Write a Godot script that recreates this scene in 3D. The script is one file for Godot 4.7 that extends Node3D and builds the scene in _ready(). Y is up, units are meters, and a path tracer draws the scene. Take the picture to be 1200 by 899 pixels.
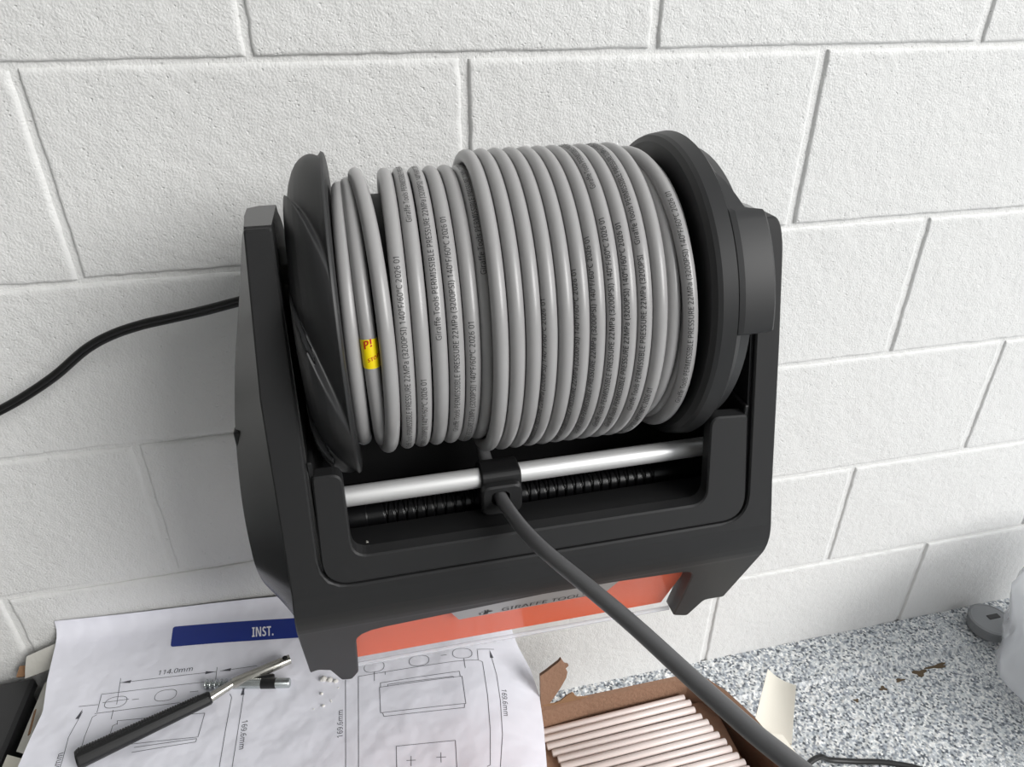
extends Node3D

const FL := 1.003            # height of the course line used as measuring origin above the floor
const YC := -0.182           # reel axle height (from the course line)
const ZC := 0.187            # reel axle distance from the wall
const KH := 0.0019           # hose advance per radian
const HR := 0.0058           # hose radius
var M := {}
var used := {}
var rng := RandomNumberGenerator.new()

# ---------------------------------------------------------------- helpers
func V(x: float, y: float, z: float) -> Vector3:
	return Vector3(x, y + FL, z)

func numbered(n: String) -> String:
	if not used.has(n):
		used[n] = 0
		return n
	used[n] += 1
	return "%s_%03d" % [n, used[n]]

func thing(n: String, label: String, cat: String, at: Vector3, group := "") -> Node3D:
	var o := Node3D.new()
	o.name = numbered(n)
	add_child(o, true)
	o.position = at
	o.set_meta("label", label)
	o.set_meta("category", cat)
	o.set_meta("root_thing", true)
	if group != "":
		o.set_meta("group", group)
	return o

func part(parent: Node3D, n: String, mesh: Mesh, mat: Material, label := "") -> MeshInstance3D:
	var o := MeshInstance3D.new()
	o.name = n
	o.mesh = mesh
	o.material_override = mat
	parent.add_child(o, true)
	if parent.has_meta("root_thing"):
		o.position = -parent.position
	if label != "":
		o.set_meta("label", label)
	return o

func solo(n: String, mesh: Mesh, mat: Material, label: String, cat: String, group := "") -> MeshInstance3D:
	var o := MeshInstance3D.new()
	o.name = numbered(n)
	o.mesh = mesh
	o.material_override = mat
	add_child(o, true)
	o.set_meta("label", label)
	o.set_meta("category", cat)
	if group != "":
		o.set_meta("group", group)
	return o

func struct(n: String, mesh: Mesh, mat: Material) -> MeshInstance3D:
	var o := MeshInstance3D.new()
	o.name = n
	o.mesh = mesh
	o.material_override = mat
	add_child(o, true)
	o.set_meta("kind", "structure")
	o.set_meta("label", {"wall_back": "white painted concrete block wall behind the reel", "floor": "grey flake speckled coated concrete floor"}.get(n, "unseen surface added to shape the skylight, " + n.replace("_", " ")))
	return o

func begin() -> SurfaceTool:
	var st := SurfaceTool.new()
	st.begin(Mesh.PRIMITIVE_TRIANGLES)
	return st

func flat(st: SurfaceTool) -> ArrayMesh:
	st.generate_normals()
	return st.commit()

func tri(st: SurfaceTool, a: Vector3, b: Vector3, c: Vector3, out: Vector3, sg := -1) -> void:
	st.set_smooth_group(sg)
	var n := (b - a).cross(c - a)
	st.add_vertex(a)
	if n.dot(out) > 0.0:
		st.add_vertex(c)
		st.add_vertex(b)
	else:
		st.add_vertex(b)
		st.add_vertex(c)

func quad(st: SurfaceTool, a: Vector3, b: Vector3, c: Vector3, d: Vector3, out: Vector3, sg := -1) -> void:
	tri(st, a, b, c, out, sg)
	tri(st, a, c, d, out, sg)

# closed or open rings of equal length joined along their order
func loft(st: SurfaceTool, rings: Array, close := true, cap0 := false, cap1 := false, sg := -1) -> void:
	for i in rings.size() - 1:
		var r0: PackedVector3Array = rings[i]
		var r1: PackedVector3Array = rings[i + 1]
		var ce := Vector3.ZERO
		for p in r0:
			ce += p
		for p in r1:
			ce += p
		ce /= float(r0.size() + r1.size())
		var n := r0.size()
		for j in (n if close else n - 1):
			var k := (j + 1) % n
			var mid := (r0[j] + r0[k] + r1[j] + r1[k]) / 4.0
			quad(st, r0[j], r0[k], r1[k], r1[j], mid - ce, sg if sg > -2 else j + 1)
	for e in 2:
		if (e == 0 and cap0) or (e == 1 and cap1):
			var r: PackedVector3Array = rings[0] if e == 0 else rings[-1]
			var o: PackedVector3Array = rings[1] if e == 0 else rings[-2]
			var c := Vector3.ZERO
			var c2 := Vector3.ZERO
			for p in r:
				c += p / r.size()
			for p in o:
				c2 += p / o.size()
			for j in r.size():
				tri(st, c, r[j], r[(j + 1) % r.size()], c - c2)

# box with chamfered edges
func rbox(st: SurfaceTool, c: Vector3, s: Vector3, b: float, bas := Basis.IDENTITY) -> void:
	var h := s / 2.0
	var p := func(ix: int, iy: int, iz: int, ax: int) -> Vector3:
		var v := Vector3(ix * (h.x - (0.0 if ax == 0 else b)), iy * (h.y - (0.0 if ax == 1 else b)), iz * (h.z - (0.0 if ax == 2 else b)))
		return c + bas * v
	for sx in [-1, 1]:
		quad(st, p.call(sx, -1, -1, 0), p.call(sx, 1, -1, 0), p.call(sx, 1, 1, 0), p.call(sx, -1, 1, 0), bas * Vector3(sx, 0, 0))
		quad(st, p.call(-1, sx, -1, 1), p.call(1, sx, -1, 1), p.call(1, sx, 1, 1), p.call(-1, sx, 1, 1), bas * Vector3(0, sx, 0))
		quad(st, p.call(-1, -1, sx, 2), p.call(1, -1, sx, 2), p.call(1, 1, sx, 2), p.call(-1, 1, sx, 2), bas * Vector3(0, 0, sx))
		for sy in [-1, 1]:
			quad(st, p.call(sx, sy, -1, 0), p.call(sx, sy, 1, 0), p.call(sx, sy, 1, 1), p.call(sx, sy, -1, 1), bas * Vector3(sx, sy, 0))
			quad(st, p.call(sx, -1, sy, 0), p.call(sx, 1, sy, 0), p.call(sx, 1, sy, 2), p.call(sx, -1, sy, 2), bas * Vector3(sx, 0, sy))
			quad(st, p.call(-1, sx, sy, 1), p.call(1, sx, sy, 1), p.call(1, sx, sy, 2), p.call(-1, sx, sy, 2), bas * Vector3(0, sx, sy))
			for sz in [-1, 1]:
				tri(st, p.call(sx, sy, sz, 0), p.call(sx, sy, sz, 1), p.call(sx, sy, sz, 2), bas * Vector3(sx, sy, sz))

func box_mesh(c: Vector3, s: Vector3, b: float, bas := Basis.IDENTITY) -> ArrayMesh:
	var st := begin()
	rbox(st, c, s, b, bas)
	return flat(st)

# round tube along a path; radii may vary
func tube(st: SurfaceTool, path: PackedVector3Array, r: float, segs := 14, caps := true, radii := PackedFloat32Array(), flatten := 1.0) -> void:
	var rings := []
	var n := path.size()
	var t0 := (path[1] - path[0]).normalized()
	var u := t0.cross(Vector3.UP)
	if u.length() < 0.1:
		u = t0.cross(Vector3.RIGHT)
	u = u.normalized()
	for i in n:
		var t := (path[mini(i + 1, n - 1)] - path[maxi(i - 1, 0)]).normalized()
		u = (u - t * u.dot(t)).normalized()
		var v := t.cross(u)
		var rr := radii[i] if radii.size() > 0 else r
		var ring := PackedVector3Array()
		for j in segs:
			var a := TAU * j / segs
			ring.append(path[i] + (u * cos(a) + v * sin(a) * flatten) * rr)
		rings.append(ring)
	loft(st, rings, true, caps, caps, 0)

func tube_mesh(path: PackedVector3Array, r: float, segs := 14, caps := true, radii := PackedFloat32Array()) -> ArrayMesh:
	var st := begin()
	tube(st, path, r, segs, caps, radii)
	return flat(st)

func smooth_path(pts: PackedVector3Array, step: float) -> PackedVector3Array:
	var c := Curve3D.new()
	c.bake_interval = step
	for i in pts.size():
		var t := (pts[mini(i + 1, pts.size() - 1)] - pts[maxi(i - 1, 0)]) / 6.0
		c.add_point(pts[i], -t, t)
	return c.get_baked_points()

# lathe round the reel axle: profile of (x, radius), angle range in radians
func lathe(st: SurfaceTool, prof: PackedVector2Array, a0 := 0.0, a1 := TAU, segs := 96, smooth := 0, caps := false) -> void:
	var rings := []
	for p in prof:
		var ring := PackedVector3Array()
		for j in segs + 1:
			var a := lerpf(a0, a1, float(j) / segs)
			ring.append(V(p.x, YC + p.y * sin(a), ZC + p.y * cos(a)))
		rings.append(ring)
	for i in rings.size() - 1:
		var r0: PackedVector3Array = rings[i]
		var r1: PackedVector3Array = rings[i + 1]
		var d := prof[i + 1] - prof[i]
		for j in segs:
			var a := lerpf(a0, a1, (j + 0.5) / segs)
			var out := Vector3(-d.y, sin(a) * d.x, cos(a) * d.x)
			quad(st, r0[j], r0[j + 1], r1[j + 1], r1[j], out, i if smooth == 0 else smooth)

func miter(poly: PackedVector2Array, d: float) -> PackedVector2Array:
	var area := 0.0
	for i in poly.size():
		area += poly[i].cross(poly[(i + 1) % poly.size()])
	var s := 1.0 if area > 0.0 else -1.0
	var res := PackedVector2Array()
	for i in poly.size():
		var a := (poly[i] - poly[(i + poly.size() - 1) % poly.size()]).normalized()
		var b := (poly[(i + 1) % poly.size()] - poly[i]).normalized()
		var na := Vector2(-a.y, a.x) * s
		var nb := Vector2(-b.y, b.x) * s
		var m := na + nb
		m = m / maxf(m.length_squared() / 2.0, 0.35)
		res.append(poly[i] + m * d)
	return res

# rounds the corners of a polygon: each entry is (x, y, radius)
func rounded(pts: Array, seg := 6) -> PackedVector2Array:
	var res := PackedVector2Array()
	var n := pts.size()
	for i in n:
		var p := Vector2(pts[i].x, pts[i].y)
		var r: float = pts[i].z
		if r <= 0.0:
			res.append(p)
			continue
		var a := Vector2(pts[(i + n - 1) % n].x, pts[(i + n - 1) % n].y) - p
		var b := Vector2(pts[(i + 1) % n].x, pts[(i + 1) % n].y) - p
		var ra := minf(r, a.length() * 0.49)
		var rb := minf(r, b.length() * 0.49)
		var p0 := p + a.normalized() * ra
		var p1 := p + b.normalized() * rb
		for k in seg + 1:
			var t := float(k) / seg
			res.append(p0 * (1 - t) * (1 - t) + p * 2 * t * (1 - t) + p1 * t * t)
	return res

# front surface of the reel housing: leaning plane, then an undercut below the bend
func zf(y: float) -> float:
	if y > -0.365:
		return 0.266 + (-0.12 - y) * 0.2356
	if y < -0.405:
		return 0.3284 + (y + 0.385) * 0.46
	# rounded bend between the two slopes
	var t := (-0.365 - y) / 0.04
	return 0.3237 + 0.04 * (0.2356 * t - 0.3478 * t * t)

# plate following the housing front: outline in (x, y), thickness backwards, chamfered front edge
func plate(poly: PackedVector2Array, thick: float, bevel: float, off := 0.0) -> ArrayMesh:
	var st := begin()
	var cuts := [-0.365, -0.373, -0.381, -0.389, -0.397, -0.405]
	var pg := PackedVector2Array()
	for i in poly.size():
		var a := poly[i]
		var b := poly[(i + 1) % poly.size()]
		pg.append(a)
		var ts := []
		for c in cuts:
			if (a.y - c) * (b.y - c) < -1e-9:
				ts.append((a.y - c) / (a.y - b.y))
		ts.sort()
		for t in ts:
			pg.append(a.lerp(b, t))
	var ins := miter(pg, bevel)
	var n := pg.size()
	var f := func(p: Vector2, o: float) -> Vector3: return V(p.x, p.y, zf(p.y) + off - o)
	for i in n:
		var k := (i + 1) % n
		if (pg[k] - pg[i]).length() < 1e-6:
			continue
		var q := (ins[i] + ins[k]) / 2.0 - (pg[i] + pg[k]) / 2.0
		var out := Vector3(-q.x, -q.y, 0)
		quad(st, f.call(ins[i], 0.0), f.call(ins[k], 0.0), f.call(pg[k], bevel), f.call(pg[i], bevel), out.normalized() + Vector3(0, 0, 1))
		quad(st, f.call(pg[i], bevel), f.call(pg[k], bevel), f.call(pg[k], thick), f.call(pg[i], thick), out)
	var levels := [5.0] + cuts + [-5.0]
	for li in levels.size() - 1:
		var hi: float = levels[li]
		var lo: float = levels[li + 1]
		var rp := PackedVector2Array([Vector2(-5, lo), Vector2(5, lo), Vector2(5, hi), Vector2(-5, hi)])
		for side in 2:
			for c in Geometry2D.intersect_polygons(ins if side == 0 else pg, rp):
				var id := Geometry2D.triangulate_polygon(c)
				for t in range(0, id.size(), 3):
					var o := 0.0 if side == 0 else thick
					tri(st, f.call(c[id[t]], o), f.call(c[id[t + 1]], o), f.call(c[id[t + 2]], o), Vector3(0, 0, 1 if side == 0 else -1), 1 + side)
	return flat(st)

# panel of card: polygon given by 3D corners, with thickness along its normal, slightly curled by `bow`
func card(corners: PackedVector3Array, thick: float, bow := 0.0, seg := 8) -> ArrayMesh:
	# corners a b c d: grid between edge a-d and edge b-c
	var st := begin()
	var a := corners[0]
	var b := corners[1]
	var c := corners[2]
	var d := corners[3]
	var nn := (b - a).cross(d - a).normalized()
	var f := func(u: float, v: float, s: float) -> Vector3:
		var p := a.lerp(b, u).lerp(d.lerp(c, u), v)
		return p + nn * (bow * 4.0 * v * (1.0 - v) + s * thick)
	for i in seg:
		for j in seg:
			var u0 := float(i) / seg
			var u1 := float(i + 1) / seg
			var v0 := float(j) / seg
			var v1 := float(j + 1) / seg
			for s in [0.0, 1.0]:
				quad(st, f.call(u0, v0, s), f.call(u1, v0, s), f.call(u1, v1, s), f.call(u0, v1, s), nn * (2.0 * s - 1.0), 1 + int(s))
	for i in seg:
		var t0 := float(i) / seg
		var t1 := float(i + 1) / seg
		quad(st, f.call(t0, 0.0, 0.0), f.call(t1, 0.0, 0.0), f.call(t1, 0.0, 1.0), f.call(t0, 0.0, 1.0), a - d)
		quad(st, f.call(t0, 1.0, 0.0), f.call(t1, 1.0, 0.0), f.call(t1, 1.0, 1.0), f.call(t0, 1.0, 1.0), d - a)
		quad(st, f.call(0.0, t0, 0.0), f.call(0.0, t1, 0.0), f.call(0.0, t1, 1.0), f.call(0.0, t0, 1.0), a - b)
		quad(st, f.call(1.0, t0, 0.0), f.call(1.0, t1, 0.0), f.call(1.0, t1, 1.0), f.call(1.0, t0, 1.0), b - a)
	return flat(st)

# sheet of card cut to a free outline (u, v) in the frame o, ex, ey
func cut_card(poly: PackedVector2Array, o: Vector3, ex: Vector3, ey: Vector3, thick: float) -> ArrayMesh:
	var st := begin()
	var nn := ex.cross(ey).normalized()
	var f := func(p: Vector2, s: float) -> Vector3: return o + ex * p.x + ey * p.y + nn * s
	var id := Geometry2D.triangulate_polygon(poly)
	for t in range(0, id.size(), 3):
		for s in [0.0, thick]:
			tri(st, f.call(poly[id[t]], s), f.call(poly[id[t + 1]], s), f.call(poly[id[t + 2]], s), nn * (1.0 if s > 0.0 else -1.0))
	var ins := miter(poly, 0.001)
	for i in poly.size():
		var k := (i + 1) % poly.size()
		var q := poly[i] + poly[k] - ins[i] - ins[k]
		quad(st, f.call(poly[i], 0.0), f.call(poly[k], 0.0), f.call(poly[k], thick), f.call(poly[i], thick), ex * q.x + ey * q.y)
	return flat(st)

# flat lettering as triangles scaled to a cap height, origin at the start of the baseline
var text_cache := {}
func letters(s: String, height: float, squeeze := 1.0, bold := 400, fname := "Droid Sans") -> PackedVector2Array:
	var key := "%s|%f|%f|%d|%s" % [s, height, squeeze, bold, fname]
	if text_cache.has(key):
		return text_cache[key]
	var res := PackedVector2Array()
	var f := SystemFont.new()
	f.font_names = PackedStringArray([fname])
	f.font_weight = bold
	var cap := 0.0
	for pass_text in ["H", s]:
		var t := TextMesh.new()
		t.font = f
		t.font_size = 32
		t.pixel_size = 0.01
		t.depth = 0.0
		t.curve_step = 1.2
		t.horizontal_alignment = HORIZONTAL_ALIGNMENT_LEFT
		t.vertical_alignment = VERTICAL_ALIGNMENT_BOTTOM
		t.text = pass_text
		var arr := t.get_mesh_arrays()
		var vs: PackedVector3Array = arr[Mesh.ARRAY_VERTEX]
		var ix: PackedInt32Array = arr[Mesh.ARRAY_INDEX] if arr[Mesh.ARRAY_INDEX] != null else PackedInt32Array()
		var lo := 1e9
		var hi := -1e9
		for v in vs:
			lo = minf(lo, v.y)
			hi = maxf(hi, v.y)
		if pass_text == "H" and cap == 0.0:
			cap = hi - lo
			base_y = lo
			continue
		var sc := height / cap
		var order := ix if ix.size() > 0 else PackedInt32Array(range(vs.size()))
		for i in order:
			res.append(Vector2(vs[i].x * sc * squeeze, (vs[i].y - base_y) * sc))
	text_cache[key] = res
	return res
var base_y := 0.0

func text_width(t: PackedVector2Array) -> float:
	var m := 0.0
	for p in t:
		m = maxf(m, p.x)
	return m

# lettering laid onto any surface by a function of (x, y); long triangles are split first
func lay(st: SurfaceTool, t: PackedVector2Array, f: Callable, out: Callable, maxe := 1.0) -> void:
	var todo := []
	for i in range(0, t.size() - 2, 3):
		todo.append([t[i], t[i + 1], t[i + 2]])
	while todo.size() > 0:
		var q = todo.pop_back()
		var a: Vector2 = q[0]
		var b: Vector2 = q[1]
		var c: Vector2 = q[2]
		var l := [a.distance_to(b), b.distance_to(c), c.distance_to(a)]
		var m: float = l.max()
		if m > maxe:
			if l[0] == m:
				todo.append([a, (a + b) / 2, c])
				todo.append([(a + b) / 2, b, c])
			elif l[1] == m:
				todo.append([a, b, (b + c) / 2])
				todo.append([a, (b + c) / 2, c])
			else:
				todo.append([a, b, (a + c) / 2])
				todo.append([(a + c) / 2, b, c])
		else:
			tri(st, f.call(a), f.call(b), f.call(c), out.call((a + b + c) / 3.0))

# ---------------------------------------------------------------- materials
func mat(n: String, c: Color, rough: float, metal := 0.0) -> StandardMaterial3D:
	var m := StandardMaterial3D.new()
	m.albedo_color = c
	m.roughness = rough
	m.metallic = metal
	m.resource_name = n
	M[n] = m
	return m

func noise_normal(freq: float, strength: float, size := 512, octaves := 3, seed_ := 1) -> NoiseTexture2D:
	var n := FastNoiseLite.new()
	n.noise_type = FastNoiseLite.TYPE_SIMPLEX_SMOOTH
	n.frequency = freq
	n.fractal_octaves = octaves
	n.seed = seed_
	var t := NoiseTexture2D.new()
	t.width = size
	t.height = size
	t.seamless = true
	t.as_normal_map = true
	t.bump_strength = strength
	t.noise = n
	return t

func tri_scale(m: StandardMaterial3D, metres: float) -> void:
	m.uv1_triplanar = true
	m.uv1_world_triplanar = true
	m.uv1_scale = Vector3.ONE / metres

func paint_relief() -> ImageTexture:
	# rolled masonry paint over a coarse block face: fine stipple, soft lumps and open pits
	var size := 1024
	var n1 := FastNoiseLite.new()
	n1.noise_type = FastNoiseLite.TYPE_SIMPLEX_SMOOTH
	n1.frequency = 0.075
	n1.fractal_octaves = 2
	n1.seed = 11
	var n2 := FastNoiseLite.new()
	n2.noise_type = FastNoiseLite.TYPE_SIMPLEX_SMOOTH
	n2.frequency = 0.018
	n2.fractal_octaves = 2
	n2.seed = 5
	var d1 := n1.get_seamless_image(size, size).get_data()
	var d2 := n2.get_seamless_image(size, size).get_data()
	var h := PackedFloat32Array()
	h.resize(size * size)
	for i in size * size:
		h[i] = 0.34 * d1[i] + 0.36 * d2[i] + 40.0
	var r := RandomNumberGenerator.new()
	r.seed = 7
	for k in 1100:
		var cx := r.randi_range(0, size - 1)
		var cy := r.randi_range(0, size - 1)
		# pits come in loose patches
		if d2[cy * size + cx] > 118 and r.randf() < 0.72:
			continue
		var rx := r.randf_range(1.3, 5.0)
		var ry := r.randf_range(1.5, 4.5)
		var dep := r.randf_range(25.0, 120.0)
		for y in range(-9, 10):
			for x in range(-9, 10):
				var q := sqrt(x * x / (rx * rx) + y * y / (ry * ry))
				if q < 1.5:
					var i := ((cy + y + size) % size) * size + (cx + x + size) % size
					h[i] -= dep * clampf(1.4 - q, 0.0, 1.0)
	var out := PackedByteArray()
	out.resize(size * size)
	for i in size * size:
		out[i] = clampi(int(h[i] + 10.0), 0, 255)
	var im := Image.create_from_data(size, size, false, Image.FORMAT_L8, out)
	im.bump_map_to_normal_map(5.5)
	return ImageTexture.create_from_image(im)

func flake_texture() -> NoiseTexture2D:
	var n := FastNoiseLite.new()
	n.noise_type = FastNoiseLite.TYPE_CELLULAR
	n.cellular_return_type = FastNoiseLite.RETURN_CELL_VALUE
	n.cellular_jitter = 1.0
	n.frequency = 0.15
	n.seed = 3
	n.domain_warp_enabled = true
	n.domain_warp_amplitude = 3.0
	n.domain_warp_frequency = 0.08
	n.fractal_type = FastNoiseLite.FRACTAL_NONE
	var g := Gradient.new()
	g.interpolation_mode = Gradient.GRADIENT_INTERPOLATE_CONSTANT
	g.offsets = PackedFloat32Array([0.0, 0.10, 0.22, 0.34, 0.48, 0.62, 0.74, 0.86])
	g.colors = PackedColorArray([Color(0.38, 0.40, 0.43), Color(0.55, 0.57, 0.60), Color(0.86, 0.87, 0.87), Color(0.71, 0.73, 0.75), Color(0.80, 0.82, 0.83), Color(0.96, 0.96, 0.95), Color(0.62, 0.65, 0.68), Color(0.88, 0.89, 0.89)])
	var t := NoiseTexture2D.new()
	t.width = 1024
	t.height = 1024
	t.seamless = true
	t.normalize = true
	t.noise = n
	t.color_ramp = g
	return t

func make_materials() -> void:
	var m := mat("wall_paint", Color(0.90, 0.90, 0.895), 0.5)
	m.normal_enabled = true
	m.normal_texture = paint_relief()
	m.normal_scale = 1.0
	tri_scale(m, 0.25)
	m = mat("floor_flake", Color(1, 1, 1), 0.42)
	m.albedo_texture = flake_texture()
	tri_scale(m, 0.5)
	m.normal_enabled = true
	m.normal_texture = noise_normal(0.06, 4.0, 512, 2, 8)
	mat("stain", Color(0.36, 0.30, 0.22), 0.8)
	m = mat("plastic", Color(0.15, 0.15, 0.153), 0.48)
	m.metallic_specular = 0.4
	m.normal_enabled = true
	m.normal_texture = noise_normal(0.25, 1.5, 512, 2, 2)
	m.normal_scale = 0.25
	tri_scale(m, 0.04)
	m = mat("plastic_side", Color(0.165, 0.165, 0.168), 0.25)
	m.metallic_specular = 0.6
	mat("plastic_flange", Color(0.135, 0.136, 0.14), 0.48)
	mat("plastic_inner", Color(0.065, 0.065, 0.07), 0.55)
	mat("gloss_black", Color(0.07, 0.07, 0.075), 0.28)
	mat("drum", Color(0.06, 0.06, 0.06), 0.6)
	mat("aluminium", Color(0.93, 0.93, 0.93), 0.42, 0.55)
	m = mat("hose", Color(0.62, 0.615, 0.615), 0.3)
	mat("hose_shaded", Color(0.385, 0.385, 0.39), 0.4)  # same hose as the coil, shade on the free end put into the colour
	mat("hose_print", Color(0.20, 0.20, 0.20), 0.6)
	mat("yellow", Color(0.98, 0.87, 0.02), 0.45)
	mat("red_print", Color(0.75, 0.16, 0.06), 0.6)
	m = mat("clear_film", Color(0.95, 0.97, 1.0, 0.30), 0.15)
	m.transparency = BaseMaterial3D.TRANSPARENCY_ALPHA
	m = mat("clear_plate", Color(0.95, 0.96, 0.98, 0.04), 0.10)
	m.metallic_specular = 0.2
	m.transparency = BaseMaterial3D.TRANSPARENCY_ALPHA
	m = mat("orange", Color(0.96, 0.37, 0.09), 0.55)
	m.metallic_specular = 0.2
	mat("name_plate", Color(0.62, 0.62, 0.62), 0.35, 0.3)
	mat("ink", Color(0.10, 0.10, 0.11), 0.6)
	mat("cord", Color(0.06, 0.06, 0.06), 0.45)
	m = mat("paper", Color(0.95, 0.95, 0.985), 0.55)
	m.normal_enabled = true
	m.normal_texture = noise_normal(0.012, 6.0, 512, 3, 21)
	m.normal_scale = 0.5
	tri_scale(m, 0.35)
	mat("paper_line", Color(0.33, 0.33, 0.36), 0.7)
	mat("blue_print", Color(0.05, 0.17, 0.52), 0.45)
	mat("white_print", Color(0.93, 0.93, 0.95), 0.5)
	m = mat("cardboard", Color(0.58, 0.45, 0.365), 0.85)
	m.normal_enabled = true
	m.normal_texture = noise_normal(0.03, 3.0, 512, 3, 4)
	tri_scale(m, 0.12)
	mat("card_core", Color(0.60, 0.46, 0.34), 0.9)
	m = mat("white_card", Color(0.84, 0.83, 0.80), 0.65)
	m.normal_enabled = true
	m.normal_texture = noise_normal(0.02, 3.0, 512, 3, 14)
	m.normal_scale = 0.5
	tri_scale(m, 0.15)
	mat("cream_card", Color(0.93, 0.91, 0.86), 0.7)
	mat("dark_grey", Color(0.22, 0.22, 0.225), 0.6)
	mat("rod", Color(0.94, 0.89, 0.87), 0.2)
	mat("steel", Color(0.72, 0.71, 0.68), 0.25, 0.9)
	mat("zinc", Color(0.74, 0.76, 0.76), 0.25, 0.85)
	mat("rubber", Color(0.085, 0.085, 0.09), 0.42)
	mat("hole", Color(0.02, 0.02, 0.02), 0.8)
	m = mat("bag", Color(0.95, 0.96, 0.98, 0.45), 0.2)
	m.transparency = BaseMaterial3D.TRANSPARENCY_ALPHA
	mat("bag_content", Color(0.95, 0.95, 0.95), 0.5)
	mat("grey_lid", Color(0.55, 0.56, 0.57), 0.5)
	mat("crumb", Color(0.88, 0.87, 0.85), 0.9)
	mat("shell", Color(0.80, 0.80, 0.79), 0.8)

# ---------------------------------------------------------------- setting
func block_mesh(w: float, seed_: int, nx: int, ny: int) -> ArrayMesh:
	var hh := 0.0974
	var hw := w / 2.0
	var n := FastNoiseLite.new()
	n.seed = seed_
	n.frequency = 1.0
	n.noise_type = FastNoiseLite.TYPE_SIMPLEX_SMOOTH
	var xs := PackedFloat32Array()
	var ys := PackedFloat32Array()
	var edge := PackedFloat32Array([0.0, 0.0008, 0.0018, 0.0035, 0.006, 0.0085])
	for e in edge:
		xs.append(-hw + e)
		ys.append(-hh + e)
	for i in range(1, nx):
		xs.append(lerpf(-hw + 0.0085, hw - 0.0085, float(i) / nx))
	for i in range(1, ny):
		ys.append(lerpf(-hh + 0.0085, hh - 0.0085, float(i) / ny))
	for k in range(edge.size() - 1, -1, -1):
		xs.append(hw - edge[k])
		ys.append(hh - edge[k])
	var f := func(x: float, y: float) -> Vector3:
		var jx := 0.0010 * n.get_noise_2d(x * 45, y * 45 + 40)
		# the arris of each side is worn by a different, uneven amount; the bed joints are struck nearly flush above the blocks
		var drop := 0.0
		var sides := [[x + hw, 0.0022, 0.0040], [hw - x, 0.0040, 0.0036], [y + hh, 0.0024, 0.0040], [hh - y, 0.0050, 0.0019]]
		for k in 4:
			var wear: float = sides[k][1] * (1.0 + 0.7 * n.get_noise_2d(x * 26 + 9 * k, y * 26 - 5 * k))
			var t := clampf(1.0 - sides[k][0] / wear, 0.0, 1.0)
			drop = maxf(drop, sides[k][2] * t * t)
		var near := clampf(1.0 - minf(hw - absf(x), hh - absf(y)) / 0.014, 0.0, 1.0)
		var z := -drop + 0.0007 * n.get_noise_2d(x * 14, y * 14) + 0.0005 * n.get_noise_2d(x * 60, y * 60)
		z += near * 0.0011 * maxf(0.0, n.get_noise_2d(x * 150 + 31, y * 150)) * (0.35 + maxf(0.0, n.get_noise_2d(x * 11, y * 11 + 60)) * 2.0)
		return Vector3(x + jx, y + 0.0009 * n.get_noise_2d(x * 30 + 77, y * 30), z)
	var st := begin()
	st.set_smooth_group(0)
	for i in xs.size() - 1:
		for j in ys.size() - 1:
			quad(st, f.call(xs[i], ys[j]), f.call(xs[i + 1], ys[j]), f.call(xs[i + 1], ys[j + 1]), f.call(xs[i], ys[j + 1]), Vector3(0, 0, 1), 0)
	# short sides down into the joint
	for i in xs.size() - 1:
		for s in [0, ys.size() - 1]:
			var a: Vector3 = f.call(xs[i], ys[s])
			var b: Vector3 = f.call(xs[i + 1], ys[s])
			quad(st, a, b, Vector3(b.x, b.y, -0.02), Vector3(a.x, a.y, -0.02), Vector3(0, -1 if s == 0 else 1, 0))
	for j in ys.size() - 1:
		for s in [0, xs.size() - 1]:
			var a: Vector3 = f.call(xs[s], ys[j])
			var b: Vector3 = f.call(xs[s], ys[j + 1])
			quad(st, a, b, Vector3(b.x, b.y, -0.02), Vector3(a.x, a.y, -0.02), Vector3(-1 if s == 0 else 1, 0, 0))
	return flat(st)

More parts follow.
